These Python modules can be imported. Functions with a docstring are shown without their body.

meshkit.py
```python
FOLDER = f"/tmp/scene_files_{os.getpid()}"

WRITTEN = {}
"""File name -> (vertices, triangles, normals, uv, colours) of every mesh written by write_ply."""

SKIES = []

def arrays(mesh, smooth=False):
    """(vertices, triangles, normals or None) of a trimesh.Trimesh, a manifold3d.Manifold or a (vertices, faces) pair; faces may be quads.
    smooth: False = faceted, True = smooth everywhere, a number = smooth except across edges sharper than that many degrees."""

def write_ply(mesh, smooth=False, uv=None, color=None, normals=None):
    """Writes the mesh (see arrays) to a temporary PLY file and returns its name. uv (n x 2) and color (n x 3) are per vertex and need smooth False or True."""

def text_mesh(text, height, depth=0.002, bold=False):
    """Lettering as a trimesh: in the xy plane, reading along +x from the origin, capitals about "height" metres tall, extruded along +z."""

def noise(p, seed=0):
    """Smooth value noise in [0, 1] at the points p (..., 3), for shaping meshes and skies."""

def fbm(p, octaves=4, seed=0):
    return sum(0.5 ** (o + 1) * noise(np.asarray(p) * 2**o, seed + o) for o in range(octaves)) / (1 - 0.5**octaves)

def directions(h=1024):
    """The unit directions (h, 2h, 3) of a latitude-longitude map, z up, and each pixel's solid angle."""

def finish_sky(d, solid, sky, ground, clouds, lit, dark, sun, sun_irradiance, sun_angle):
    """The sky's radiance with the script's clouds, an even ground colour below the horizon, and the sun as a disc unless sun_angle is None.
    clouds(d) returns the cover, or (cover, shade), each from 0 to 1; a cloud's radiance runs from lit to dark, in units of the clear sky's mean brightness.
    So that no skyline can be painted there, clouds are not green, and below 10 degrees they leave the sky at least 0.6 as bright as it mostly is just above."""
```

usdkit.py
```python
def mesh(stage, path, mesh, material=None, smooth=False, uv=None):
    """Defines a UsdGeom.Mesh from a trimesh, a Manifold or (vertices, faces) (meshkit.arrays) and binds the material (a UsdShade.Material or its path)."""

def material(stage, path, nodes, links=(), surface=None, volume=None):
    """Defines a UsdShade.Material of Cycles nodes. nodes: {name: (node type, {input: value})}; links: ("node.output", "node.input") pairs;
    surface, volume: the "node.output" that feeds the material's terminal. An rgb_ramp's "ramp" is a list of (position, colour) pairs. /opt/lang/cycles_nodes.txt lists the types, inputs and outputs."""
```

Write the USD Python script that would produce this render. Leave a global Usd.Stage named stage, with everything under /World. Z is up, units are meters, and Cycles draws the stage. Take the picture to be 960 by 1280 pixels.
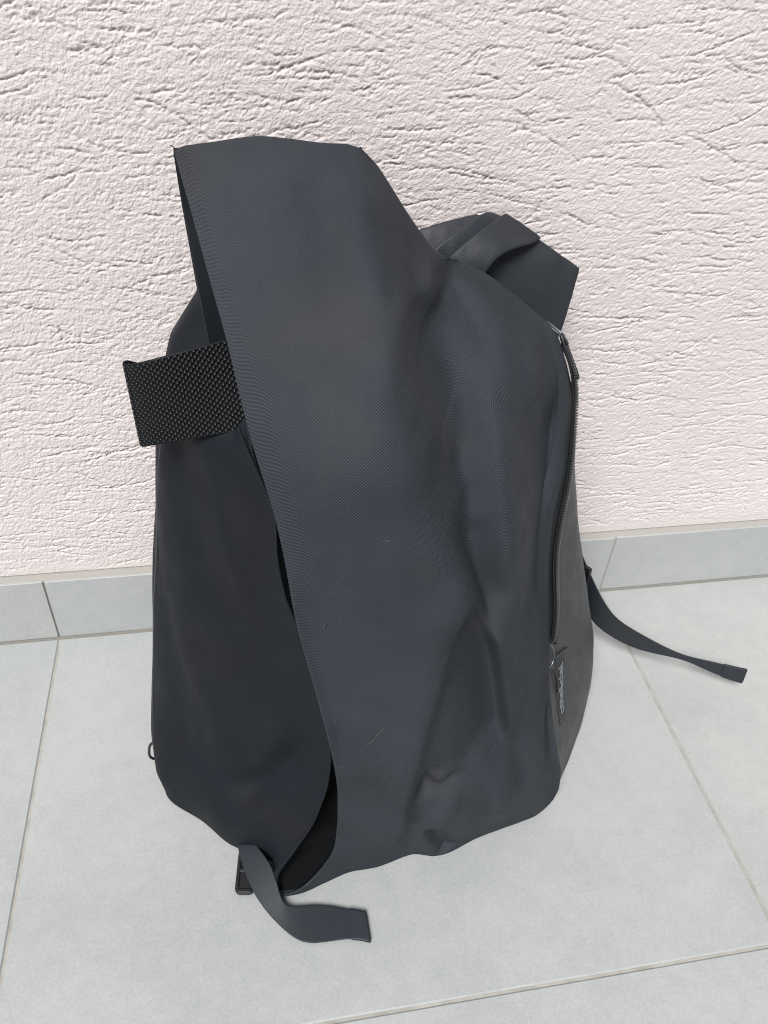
import math
import numpy as np, trimesh, usdkit, meshkit
from scipy.interpolate import CubicSpline, PchipInterpolator, RBFInterpolator
from scipy.ndimage import gaussian_filter, map_coordinates
from pxr import Usd, UsdGeom, UsdLux, UsdShade, Gf, Sdf, Vt

stage = Usd.Stage.CreateInMemory()
UsdGeom.SetStageUpAxis(stage, UsdGeom.Tokens.z)
UsdGeom.SetStageMetersPerUnit(stage, 1.0)
world = UsdGeom.Xform.Define(stage, '/World')
stage.SetDefaultPrim(world.GetPrim())

# ------------------------------------------------------------------ camera
CAM_POS = (0.20148, -0.59885, 0.65786)
CAM_R = (0.983643, -0.170600, 0.057804)
CAM_U = (0.066394, 0.641701, 0.764075)
CAM_FWD = (0.167442, 0.747740, -0.642532)
cam = UsdGeom.Camera.Define(stage, '/World/camera')
M4 = Gf.Matrix4d(*CAM_R, 0, *CAM_U, 0, *[-a for a in CAM_FWD], 0, *CAM_POS, 1)
cam.AddTransformOp().Set(M4)
cam.CreateHorizontalApertureAttr(36.0)
cam.CreateVerticalApertureAttr(48.0)
cam.CreateFocalLengthAttr(36.0 * 1001.014 / 960.0)
cam.CreateClippingRangeAttr(Gf.Vec2f(0.02, 200.0))
EXPOSURE = 0.14
cam.CreateExposureAttr(EXPOSURE)

# ------------------------------------------------------------------ daylight: soft, overcast
SUN_TO = np.array([-0.29, -0.57, 0.77]); SUN_TO /= np.linalg.norm(SUN_TO)
SKY = 0.05
SUN = 1.0
SUN_ANGLE = 26.0
sky = usdkit.material(stage, '/World/Looks/sky_air', {
    's': ('sky_texture', {'sky_type': 'single_scattering', 'sun_disc': False,
                          'sun_elevation': math.asin(SUN_TO[2]), 'sun_rotation': math.atan2(SUN_TO[0], SUN_TO[1]),
                          'aerosol_density': 3.0}),
    'b': ('background_shader', {'strength': SKY})}, [('s.color', 'b.color')], surface='b.background')
dome = UsdLux.DomeLight.Define(stage, '/World/sky')
UsdShade.MaterialBindingAPI.Apply(dome.GetPrim()).Bind(sky)
dome.GetPrim().SetCustomDataByKey('kind', 'structure')
sun = UsdLux.DistantLight.Define(stage, '/World/sun')
sun.CreateIntensityAttr(SUN); sun.CreateAngleAttr(SUN_ANGLE); sun.CreateNormalizeAttr(True)
sun.CreateColorAttr(Gf.Vec3f(1.0, 0.985, 0.965))
zax = Gf.Vec3d(*SUN_TO.tolist()); xax = Gf.Cross(Gf.Vec3d(0, 0, 1), zax).GetNormalized(); yax = Gf.Cross(zax, xax)
sun.AddTransformOp().Set(Gf.Matrix4d(*xax, 0, *yax, 0, *zax, 0, 0, 0, 3, 1))

# ------------------------------------------------------------------ helpers
rng = np.random.default_rng(11)
used = set()
def free(path):
    if path not in used:
        used.add(path); return path
    k = 1
    while '%s_%03d' % (path, k) in used: k += 1
    p = '%s_%03d' % (path, k); used.add(p); return p
def key(prim, **kw):
    for k, v in kw.items():
        if v: prim.SetCustomDataByKey(k, v)
    return prim
ORG = {}
def thing(name, at=(0, 0, 0), **kw):
    p = free('/World/' + name)
    x = UsdGeom.Xform.Define(stage, p); x.AddTranslateOp().Set(Gf.Vec3d(*at)); ORG[p] = np.array(at, float)
    key(x.GetPrim(), **kw)
    return p
def obj(name, mesh, mat, parent=None, smooth=False, uv=None, **kw):
    """One Mesh prim; a part's points are stored relative to its thing's base."""
    v, f = (mesh.vertices, mesh.faces) if hasattr(mesh, 'vertices') else mesh[:2]
    v = np.array(v, float); f = np.asarray(f)
    top = parent or '/World'
    for t, o in ORG.items():
        if top == t or top.startswith(t + '/'): v = v - o
    p = free(top + '/' + name)
    m = usdkit.mesh(stage, p, (v, f), MAT[mat], smooth=smooth, uv=uv)
    key(m.GetPrim(), **kw)
    return p
def resample(pts, n, ends=False):
    pts = np.asarray(pts, float)
    s = np.r_[0, np.cumsum(np.linalg.norm(np.diff(pts, axis=0), axis=1))]
    return PchipInterpolator(s, pts)(np.linspace(0, s[-1], n))
def smooth_curve(pts, n):
    pts = np.asarray(pts, float)
    s = np.r_[0, np.cumsum(np.linalg.norm(np.diff(pts, axis=0), axis=1) ** 0.7)]
    c = CubicSpline(s, pts)(np.linspace(0, s[-1], n * 6))
    s = np.r_[0, np.cumsum(np.linalg.norm(np.diff(c, axis=0), axis=1))]
    return np.stack([np.interp(np.linspace(0, s[-1], n), s, c[:, k]) for k in range(c.shape[1])], 1)
def grid_faces(n, m, closed=False):
    i, j = np.meshgrid(np.arange(n - 1), np.arange(m if closed else m - 1), indexing='ij')
    a = i * m + j; b = i * m + (j + 1) % m; c = (i + 1) * m + (j + 1) % m; d = (i + 1) * m + j
    return np.stack([a, b, c, d], -1).reshape(-1, 4)
def normals_of(G):
    du = np.gradient(G, axis=1); dv = np.gradient(G, axis=0)
    n = np.cross(du, dv); return n / np.maximum(np.linalg.norm(n, axis=-1, keepdims=True), 1e-12)
def sheet(G, t, toward=None, UV=None, calm=False):
    """A cloth sheet of thickness t from a grid of points (n, m, 3), with rounded rim. Returns v, f, uv."""
    n, m = G.shape[:2]
    N = normals_of(G)
    if toward is not None and (N * np.asarray(toward)).sum() < 0: N = -N
    B = G - N * t
    if UV is None:
        su = np.cumsum(np.r_[0, np.linalg.norm(np.diff(G[n // 2], axis=0), axis=1)])
        sv = np.cumsum(np.r_[0, np.linalg.norm(np.diff(G[:, m // 2], axis=0), axis=1)])
        UV = np.stack(np.broadcast_arrays(su[None, :], sv[:, None]), -1)
    f = grid_faces(n, m)
    v = [G.reshape(-1, 3), B.reshape(-1, 3)]; uv = [UV.reshape(-1, 2)] * 2
    a = G.reshape(-1, 3)
    ref = np.cross(a[f[:, 1]] - a[f[:, 0]], a[f[:, 3]] - a[f[:, 0]])
    flip = (ref * N.reshape(-1, 3)[f[:, 0]]).sum() < 0
    ff = f[:, ::-1] if flip else f
    fs = [ff, ff[:, ::-1] + n * m]
    idx = np.arange(n * m).reshape(n, m)
    loop = np.r_[idx[0, :], idx[1:, -1], idx[-1, -2::-1], idx[-2:0:-1, 0]]
    base = 2 * n * m
    g, b = G.reshape(-1, 3)[loop], B.reshape(-1, 3)[loop]
    cen = np.roll(g, -1, 0) - np.roll(g, 1, 0)
    out = np.cross(cen, N.reshape(-1, 3)[loop]); out /= np.maximum(np.linalg.norm(out, axis=1, keepdims=True), 1e-12)
    inner = np.empty_like(loop)
    rr = idx.copy(); rows = np.clip(np.arange(n), 1, n - 2); cols = np.clip(np.arange(m), 1, m - 2)
    rr = idx[rows][:, cols].reshape(-1)
    if ((g - G.reshape(-1, 3)[rr[loop]]) * out).sum() < 0: out = -out
    for cpos in () if not calm else (0, m - 1, m + n - 2, 2 * m + n - 3):
        out[np.arange(cpos - 2, cpos + 3) % len(loop)] *= .15
    ring = [g, (g * .85 + b * .15) + out * t * .35, (g + b) / 2 + out * t * .5, (g * .15 + b * .85) + out * t * .35, b]
    k = len(loop)
    v += ring; uv += [UV.reshape(-1, 2)[loop]] * 5
    for q in range(4):
        i = np.arange(k); j = (i + 1) % k
        s = np.stack([base + q * k + i, base + q * k + j, base + (q + 1) * k + j, base + (q + 1) * k + i], 1)
        fs.append(s[:, ::-1] if flip else s)
    return np.concatenate(v), np.concatenate(fs), np.concatenate(uv)
def tube(path, r, seg=10, closed=False, flat=1.0, up=(0, 0, 1)):
    P = np.asarray(path, float); n = len(P)
    T = (np.roll(P, -1, 0) - np.roll(P, 1, 0)) if closed else np.gradient(P, axis=0)
    T /= np.maximum(np.linalg.norm(T, axis=1, keepdims=True), 1e-12)
    u = np.asarray(up, float); A = np.empty_like(P)
    a = np.cross(T[0], u); a /= np.linalg.norm(a)
    for i in range(n):
        a = a - T[i] * (a @ T[i]); a /= np.linalg.norm(a); A[i] = a
    Bn = np.cross(T, A)
    th = np.arange(seg) / seg * 2 * np.pi
    r = np.broadcast_to(np.asarray(r, float), n)
    G = P[:, None] + r[:, None, None] * (np.cos(th)[None, :, None] * A[:, None] + flat * np.sin(th)[None, :, None] * Bn[:, None])
    v = G.reshape(-1, 3); f = grid_faces(n, seg, True)
    if closed:
        j = np.arange(seg); l = (n - 1) * seg
        f = np.vstack([f, np.stack([l + j, l + (j + 1) % seg, (j + 1) % seg, j], 1)])
        tri = np.vstack([f[:, [0, 1, 2]], f[:, [0, 2, 3]]])
    else:
        v = np.vstack([v, P[0], P[-1]]); j = np.arange(seg); l = (n - 1) * seg
        tri = np.vstack([f[:, [0, 1, 2]], f[:, [0, 2, 3]], np.stack([(j + 1) % seg, j, np.full(seg, n * seg)], 1)[:, ::-1] * 1,
                         np.stack([l + j, l + (j + 1) % seg, np.full(seg, n * seg + 1)], 1)])
    m = trimesh.Trimesh(v, tri, process=False); m.fix_normals(); return m
def join(ms): return trimesh.util.concatenate([trimesh.Trimesh(np.array(m.vertices), np.array(m.faces), process=False) for m in ms])
def bevel_box(lo, hi, c, hull=True):
    lo, hi = np.array(lo, float), np.array(hi, float); pts = []
    for s in np.ndindex(2, 2, 2):
        p = np.where(s, hi, lo); d = np.where(s, -1, 1) * c
        for k in range(3):
            q = p + d; q[k] = p[k]; pts.append(q)
    return trimesh.Trimesh(np.array(pts)).convex_hull
def rounded_plate(w, h, t, r, n=5):
    """A plate in xy with rounded corners and slightly bevelled rim."""
    from shapely.geometry import box
    g = box(-w / 2 + r, -h / 2 + r, w / 2 - r, h / 2 - r).buffer(r, quad_segs=n)
    a = trimesh.creation.extrude_polygon(g, t * .7, engine='earcut'); b = trimesh.creation.extrude_polygon(g.buffer(-t * .15), t, engine='earcut')
    a.apply_translation([0, 0, t * .15])
    return trimesh.Trimesh(np.vstack([a.vertices, b.vertices])).convex_hull
def frame_to(mesh, o, x, y, z):
    M = np.eye(4); M[:3, 0], M[:3, 1], M[:3, 2], M[:3, 3] = x, y, z, o
    mesh = mesh.copy(); mesh.apply_transform(M); return mesh
unit = lambda v: np.asarray(v, float) / np.linalg.norm(v)

# ------------------------------------------------------------------ materials
MAT = {}
def mat(name, nodes, links, surface='p.BSDF'):
    MAT[name] = usdkit.material(stage, '/World/Looks/' + name, nodes, links, surface=surface)
def plain(name, col, rough=.5, spec=.5, bump=None, **kw):
    nodes = {'p': ('principled_bsdf', {'base_color': col, 'roughness': rough, 'specular_ior_level': spec, **kw})}; links = []
    if bump:
        nodes.update(g=('texture_coordinate', {}), n=('noise_texture', {'scale': bump[0], 'detail': 4.0}), b=('bump', {'strength': bump[1], 'distance': bump[2]}))
        links += [('g.object', 'n.vector'), ('n.fac', 'b.height'), ('b.normal', 'p.normal')]
    mat(name, nodes, links)
def woven(name, col, col2, rough, pitch, depth, spec=.5, wear=.0, sheen=.0, twill=0.0):
    """Coated canvas: plain weave relief from the sheet's own uv in metres, with faint rubbed patches."""
    k = 2 * math.pi / pitch
    nodes = {
        'tc': ('texture_coordinate', {}), 's': ('separate_xyz', {}),
        'mu': ('math', {'math_type': 'multiply', 'value2': k}), 'mv': ('math', {'math_type': 'multiply', 'value2': k * 1.0}),
        'tw': ('math', {'math_type': 'multiply_add', 'value2': twill}),
        'su': ('math', {'math_type': 'sine'}), 'sv': ('math', {'math_type': 'sine'}),
        'w': ('math', {'math_type': 'multiply'}),
        'n1': ('noise_texture', {'scale': 9.0, 'detail': 4.0, 'roughness': .6}), 'n2': ('noise_texture', {'scale': 55.0, 'detail': 3.0}),
        'n3': ('noise_texture', {'scale': 900.0, 'detail': 2.0}), 'n4': ('noise_texture', {'scale': 160.0, 'detail': 2.0}), 'ju': ('math', {'math_type': 'multiply_add', 'value2': 1.9}), 'jv': ('math', {'math_type': 'multiply_add', 'value2': 1.9}),
        'h': ('math', {'math_type': 'multiply_add', 'value2': .5}), 'h2': ('math', {'math_type': 'multiply_add', 'value2': .45}),
        'n5': ('noise_texture', {'scale': 13.0, 'detail': 3.0, 'roughness': .5}), 'wm': ('map_range', {'from_min': .54, 'from_max': .72, 'to_min': 0.0, 'to_max': .45, 'clamp': True}), 'wx': ('mix_color', {'b': (col2[0] * 1.05, col2[0] * .99, col2[0] * .95)}), 'wc': ('math', {'math_type': 'multiply_add', 'value2': .50}), 'cr': ('rgb_ramp', {'ramp': [(.3, col), (.7, col2)]}), 
        'rr': ('map_range', {'from_min': .3, 'from_max': .7, 'to_min': rough - .06, 'to_max': rough + .06}),
        'b': ('bump', {'strength': 1.0, 'distance': depth, 'use_object_space': False}),
        'p': ('principled_bsdf', {'specular_ior_level': spec, 'sheen_weight': sheen, 'sheen_roughness': .4})}
    links = [('tc.UV', 's.vector'), ('s.x', 'mu.value1'), ('s.y', 'mv.value1'), ('mv.value', 'tw.value1'), ('mu.value', 'tw.value3'), ('tc.UV', 'n4.vector'), ('n4.fac', 'ju.value1'), ('tw.value', 'ju.value3'), ('n4.fac', 'jv.value1'), ('mv.value', 'jv.value3'),
             ('ju.value', 'su.value1'), ('jv.value', 'sv.value1'), ('su.value', 'w.value1'), ('sv.value', 'w.value2'),
             ('tc.object', 'n1.vector'), ('tc.object', 'n2.vector'), ('tc.object', 'n3.vector'),
             ('w.value', 'h.value1'), ('n3.fac', 'h2.value1'), ('h.value', 'h2.value3'), ('h2.value', 'b.height'),
             ('w.value', 'wc.value1'), ('n1.fac', 'wc.value3'), ('wc.value', 'cr.fac'), ('n2.fac', 'rr.value'), ('rr.result', 'p.roughness'), ('tc.object', 'n5.vector'), ('n5.fac', 'wm.value'), ('wm.result', 'wx.fac'), ('cr.color', 'wx.a'), ('wx.result', 'p.base_color'), ('b.normal', 'p.normal')]
    mat(name, nodes, links)
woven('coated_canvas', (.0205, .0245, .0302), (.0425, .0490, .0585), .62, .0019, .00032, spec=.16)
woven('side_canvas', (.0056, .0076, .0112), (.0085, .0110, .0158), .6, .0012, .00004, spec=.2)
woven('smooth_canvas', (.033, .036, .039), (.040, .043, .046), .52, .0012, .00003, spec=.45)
woven('strap_webbing', (.017, .021, .027), (.022, .027, .034), .55, .0016, .00009, spec=.35)
woven('shoulder_fabric', (.019, .022, .028), (.026, .030, .037), .55, .0014, .00009, spec=.35)
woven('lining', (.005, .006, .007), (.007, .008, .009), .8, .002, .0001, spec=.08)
plain('black_plastic', (.012, .013, .015), .38, .5, (300, .15, .0004))
plain('black_coil', (.045, .047, .050), .35, .6)
plain('zip_tape', (.010, .011, .013), .75, .2, (900, .5, .0003))
plain('dark_metal', (.05, .052, .056), .40, .5, metallic=1.0)
plain('nickel', (.22, .24, .26), .38, .5, metallic=1.0)
plain('print_grey', (.17, .18, .19), .6, .3)
plain('scuff', (.075, .08, .085), .8, .2)
plain('logo_rubber', (.022, .025, .028), .55, .4, (500, .1, .0003))
plain('thread', (.015, .016, .018), .7, .2)
# handle webbing: an open plain weave of shiny yarns; the knuckles glint
pk = 2 * math.pi / .0038
mat('handle_mesh', {
    'tc': ('texture_coordinate', {}), 's': ('separate_xyz', {}),
    'mu': ('math', {'math_type': 'multiply', 'value2': pk}), 'mv': ('math', {'math_type': 'multiply', 'value2': pk}),
    'su': ('math', {'math_type': 'sine'}), 'sv': ('math', {'math_type': 'sine'}), 'w': ('math', {'math_type': 'multiply'}),
    'cr': ('rgb_ramp', {'ramp': [(0, (.004, .005, .006)), (.84, (.006, .007, .009)), (.95, (.07, .07, .075)), (1, (.27, .27, .285))]}),
    'mr': ('map_range', {'from_min': -1.0, 'from_max': 1.0}),
    'b': ('bump', {'strength': 1.0, 'distance': .0006}),
    'p': ('principled_bsdf', {'roughness': .6, 'specular_ior_level': .2})},
    [('tc.UV', 's.vector'), ('s.x', 'mu.value1'), ('s.y', 'mv.value1'), ('mu.value', 'su.value1'), ('mv.value', 'sv.value1'),
     ('su.value', 'w.value1'), ('sv.value', 'w.value2'), ('w.value', 'mr.value'), ('mr.result', 'cr.fac'), ('cr.color', 'p.base_color'),
     ('w.value', 'b.height'), ('b.normal', 'p.normal')])
# porcelain tile, three batches of slightly different tone
for k, (c1, c2) in enumerate([((.335, .357, .356), (.418, .432, .426)), ((.35, .367, .361), (.428, .438, .430)), ((.332, .353, .353), (.414, .43, .426))]):
    mat('grey_porcelain_%s' % 'abc'[k], {
        'g': ('geometry', {}), 'mp': ('mapping', {'location': (3.1 * k, 1.7 * k, 0)}),
        'n1': ('noise_texture', {'scale': 5.0, 'detail': 6.0, 'roughness': .6, 'distortion': .4}),
        'n2': ('noise_texture', {'scale': 60.0, 'detail': 5.0, 'roughness': .7}),
        'n3': ('noise_texture', {'scale': 420.0, 'detail': 3.0, 'roughness': .6}),
        'mx': ('math', {'math_type': 'multiply_add', 'value2': .45}), 'mx2': ('math', {'math_type': 'multiply_add', 'value2': .30}),
        'half': ('math', {'math_type': 'multiply', 'value2': .40}),
        'cr': ('rgb_ramp', {'ramp': [(.44, c1), (.66, c2)]}),
        'b': ('bump', {'strength': .35, 'distance': .0004}),
        'p': ('principled_bsdf', {'roughness': .55, 'specular_ior_level': .4})},
        [('g.position', 'mp.vector'), ('mp.vector', 'n1.vector'), ('mp.vector', 'n2.vector'), ('mp.vector', 'n3.vector'),
         ('n3.fac', 'half.value1'), ('n2.fac', 'mx2.value1'), ('half.value', 'mx2.value3'), ('n1.fac', 'mx.value1'), ('mx2.value', 'mx.value3'),
         ('mx.value', 'cr.fac'), ('cr.color', 'p.base_color'), ('n3.fac', 'b.height'), ('b.normal', 'p.normal')])
mat('grout', {'g': ('geometry', {}), 'n': ('noise_texture', {'scale': 70.0, 'detail': 4.0}), 'cr': ('rgb_ramp', {'ramp': [(.3, (.30, .295, .27)), (.7, (.42, .41, .38))]}),
              'n2': ('noise_texture', {'scale': 900.0}), 'b': ('bump', {'strength': .6, 'distance': .0006}), 'p': ('principled_bsdf', {'roughness': .9, 'specular_ior_level': .2})},
    [('g.position', 'n.vector'), ('g.position', 'n2.vector'), ('n.fac', 'cr.fac'), ('cr.color', 'p.base_color'), ('n2.fac', 'b.height'), ('b.normal', 'p.normal')])
mat('stucco', {'g': ('geometry', {}), 'n': ('noise_texture', {'scale': 4.0, 'detail': 5.0}), 'cr': ('rgb_ramp', {'ramp': [(.3, (.665, .608, .60)), (.7, (.715, .665, .655))]}),
               'n2': ('noise_texture', {'scale': 650.0, 'detail': 3.0, 'roughness': .6}), 'b': ('bump', {'strength': 1.0, 'distance': .0013}),
               'p': ('principled_bsdf', {'roughness': .9, 'specular_ior_level': .2})},
    [('g.position', 'n.vector'), ('g.position', 'n2.vector'), ('n.fac', 'cr.fac'), ('cr.color', 'p.base_color'), ('n2.fac', 'b.height'), ('b.normal', 'p.normal')])
plain('skirting_edge', (.37, .36, .335), .8, .2, (250, .5, .0008))

# ------------------------------------------------------------------ measured layout (metres)
PANEL_LEFT=[(0.1739,-0.1000,0.5142),(0.1813,-0.1220,0.4863),(0.1889,-0.1500,0.4597),(0.1969,-0.1860,0.4353),(0.2055,-0.2200,0.3983),(0.2175,-0.2410,0.3498),(0.2288,-0.2620,0.2739),(0.2406,-0.2730,0.2125),(0.2497,-0.2810,0.1566),(0.2540,-0.2830,0.1058),(0.2532,-0.2870,0.0600),(0.2423,-0.2920,0.0211),(0.2084,-0.3024,0.0040)]
PANEL_RIGHT=[(0.2831,-0.0980,0.5150),(0.2927,-0.0960,0.5057),(0.3006,-0.0940,0.4952),(0.3160,-0.0920,0.4735),(0.3315,-0.0900,0.4541),(0.3424,-0.0900,0.4441),(0.3600,-0.0880,0.4379),(0.3791,-0.0860,0.4280),(0.4011,-0.0860,0.4126),(0.4194,-0.0880,0.3988),(0.4315,-0.0940,0.3893),(0.4378,-0.1050,0.3767),(0.4407,-0.1200,0.3584),(0.4417,-0.1350,0.3259),(0.4386,-0.1500,0.2945),(0.4316,-0.1650,0.2655),(0.4316,-0.1760,0.2335),(0.4336,-0.1860,0.2031),(0.4374,-0.1960,0.1708),(0.4398,-0.2130,0.1298),(0.4441,-0.2300,0.0935),(0.4514,-0.2430,0.0605),(0.4559,-0.2480,0.0414),(0.4551,-0.2540,0.0243)]
PANEL_TOP=[(0.1739,-0.1000,0.5142),(0.1931,-0.1030,0.5178),(0.2249,-0.1070,0.5227),(0.2385,-0.1070,0.5216),(0.2573,-0.1050,0.5190),(0.2744,-0.1010,0.5172),(0.2831,-0.0980,0.5150)]
PANEL_BOTTOM=[(0.2084,-0.3024,0.0040),(0.2258,-0.3018,0.0040),(0.2446,-0.2960,0.0040),(0.2688,-0.2888,0.0040),(0.2889,-0.2890,0.0040),(0.3079,-0.2855,0.0040),(0.3213,-0.2839,0.0040),(0.3351,-0.2873,0.0040),(0.3462,-0.2875,0.0040),(0.3777,-0.2770,0.0040),(0.4047,-0.2708,0.0045),(0.4291,-0.2665,0.0070),(0.4446,-0.2611,0.0125),(0.4551,-0.2540,0.0243)]
PANEL_INNER=[(0.2316,-0.1310,0.4962),(0.2639,-0.1300,0.5004),(0.2842,-0.1260,0.4991),(0.3045,-0.1080,0.4823),(0.2329,-0.1640,0.4651),(0.2643,-0.1680,0.4663),(0.2847,-0.1680,0.4660),(0.2943,-0.1630,0.4611),(0.3103,-0.1450,0.4502),(0.3262,-0.1300,0.4458),(0.3612,-0.1060,0.4275),(0.3853,-0.1080,0.4144),(0.2826,-0.1910,0.4501),(0.2939,-0.1900,0.4493),(0.3105,-0.1650,0.4352),(0.3291,-0.1460,0.4234),(0.3517,-0.1380,0.4157),(0.2380,-0.2030,0.4381),(0.2642,-0.2070,0.4394),(0.2810,-0.2090,0.4399),(0.2933,-0.2060,0.4352),(0.3116,-0.1810,0.4190),(0.3310,-0.1630,0.4081),(0.3517,-0.1580,0.4045),(0.3751,-0.1500,0.4009),(0.4051,-0.1300,0.3886),(0.2843,-0.2280,0.4204),(0.3003,-0.2190,0.4140),(0.3220,-0.1940,0.3960),(0.3430,-0.1810,0.3849),(0.3676,-0.1760,0.3835),(0.3988,-0.1540,0.3681),(0.2432,-0.2380,0.4030),(0.2689,-0.2440,0.4056),(0.2876,-0.2410,0.4023),(0.3084,-0.2300,0.3922),(0.3345,-0.2050,0.3712),(0.3617,-0.1990,0.3684),(0.3897,-0.1800,0.3533),(0.4120,-0.1600,0.3380),(0.2553,-0.2560,0.3593),(0.2826,-0.2590,0.3594),(0.3031,-0.2540,0.3533),(0.3361,-0.2380,0.3366),(0.3716,-0.2240,0.3214),(0.3948,-0.2040,0.3022),(0.2648,-0.2680,0.3048),(0.2993,-0.2690,0.3051),(0.3268,-0.2660,0.3008),(0.3567,-0.2520,0.2768),(0.3856,-0.2340,0.2545),(0.4130,-0.2080,0.2240),(0.2762,-0.2810,0.2342),(0.3095,-0.2790,0.2261),(0.3401,-0.2680,0.2157),(0.3737,-0.2580,0.1929),(0.4069,-0.2400,0.1594),(0.2789,-0.2900,0.1544),(0.3098,-0.2860,0.1414),(0.3389,-0.2800,0.1203),(0.3653,-0.2750,0.1122),(0.3926,-0.2710,0.1112),(0.4272,-0.2560,0.0808),(0.2699,-0.2920,0.0831),(0.3019,-0.2910,0.0730),(0.3260,-0.2880,0.0614),(0.3689,-0.2860,0.0655),(0.4083,-0.2760,0.0694),(0.2650,-0.2935,0.0374)]
LIP=[(0.2061,-0.2980,0.0020),(0.2012,-0.2889,0.0120),(0.2134,-0.2870,0.0340),(0.2346,-0.2790,0.0673),(0.2461,-0.2730,0.1076),(0.2492,-0.2690,0.1381),(0.2476,-0.2650,0.1628),(0.2449,-0.2550,0.1967),(0.2322,-0.2450,0.2463),(0.2214,-0.2360,0.2767),(0.2172,-0.2260,0.3034),(0.2179,-0.2120,0.3315),(0.2086,-0.2030,0.3569),(0.1984,-0.1920,0.3824),(0.1986,-0.1650,0.4186),(0.1908,-0.1250,0.4451)]
LEFT_EDGE=[(0.1141,-0.1974,0.0060),(0.1085,-0.1856,0.0200),(0.1072,-0.1650,0.0444),(0.1104,-0.1500,0.0810),(0.1175,-0.1400,0.1416),(0.1264,-0.1300,0.2221),(0.1405,-0.1260,0.3244),(0.1504,-0.1220,0.3729),(0.1607,-0.1200,0.4010),(0.1783,-0.1200,0.4283)]
RIGHT_EDGE=[(0.5067,-0.1671,0.0040),(0.5214,-0.1457,0.0120),(0.5336,-0.1208,0.0300),(0.5307,-0.1200,0.0543),(0.5263,-0.1170,0.0777),(0.5145,-0.1120,0.1147),(0.4966,-0.1100,0.1712),(0.4796,-0.1100,0.2231),(0.4708,-0.1100,0.2562),(0.4615,-0.1100,0.2921),(0.4567,-0.1060,0.3203),(0.4518,-0.1030,0.3477)]
LEFT_FOOT=[(0.1141,-0.1974,0.0060),(0.1288,-0.2133,0.0060),(0.1451,-0.2276,0.0060),(0.1726,-0.2552,0.0060),(0.1880,-0.2624,0.0300)]
HANDLE_TOP=[(0.2159,-0.1580,0.4276),(0.1945,-0.1660,0.4267),(0.1782,-0.1700,0.4248),(0.1527,-0.1720,0.4190),(0.1379,-0.1650,0.4124)]
HANDLE_LOW=[(0.2255,-0.1720,0.3764),(0.2042,-0.1760,0.3718),(0.1853,-0.1740,0.3674),(0.1578,-0.1720,0.3622),(0.1400,-0.1650,0.3547)]
HOOD_EDGE=[(0.1738,-0.0990,0.5139),(0.1759,-0.1040,0.4846),(0.1788,-0.1170,0.4605),(0.1820,-0.1340,0.4375),(0.1866,-0.1520,0.4064)]
STRAP_R_UP=[(0.5114,-0.0565,0.1550),(0.5190,-0.0725,0.1350),(0.5291,-0.0823,0.1150),(0.5422,-0.0911,0.0920),(0.5625,-0.1000,0.0660),(0.5873,-0.1122,0.0520),(0.6273,-0.1345,0.0400),(0.6521,-0.1434,0.0370),(0.6742,-0.1518,0.0350),(0.6887,-0.1570,0.0340)]
STRAP_R_LOW=[(0.5217,-0.0555,0.1100),(0.5308,-0.0687,0.0820),(0.5390,-0.0733,0.0620),(0.5471,-0.0839,0.0480),(0.5675,-0.0972,0.0340),(0.5926,-0.1143,0.0300),(0.6299,-0.1344,0.0320),(0.6513,-0.1437,0.0260),(0.6716,-0.1519,0.0200),(0.6888,-0.1589,0.0170)]
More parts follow.
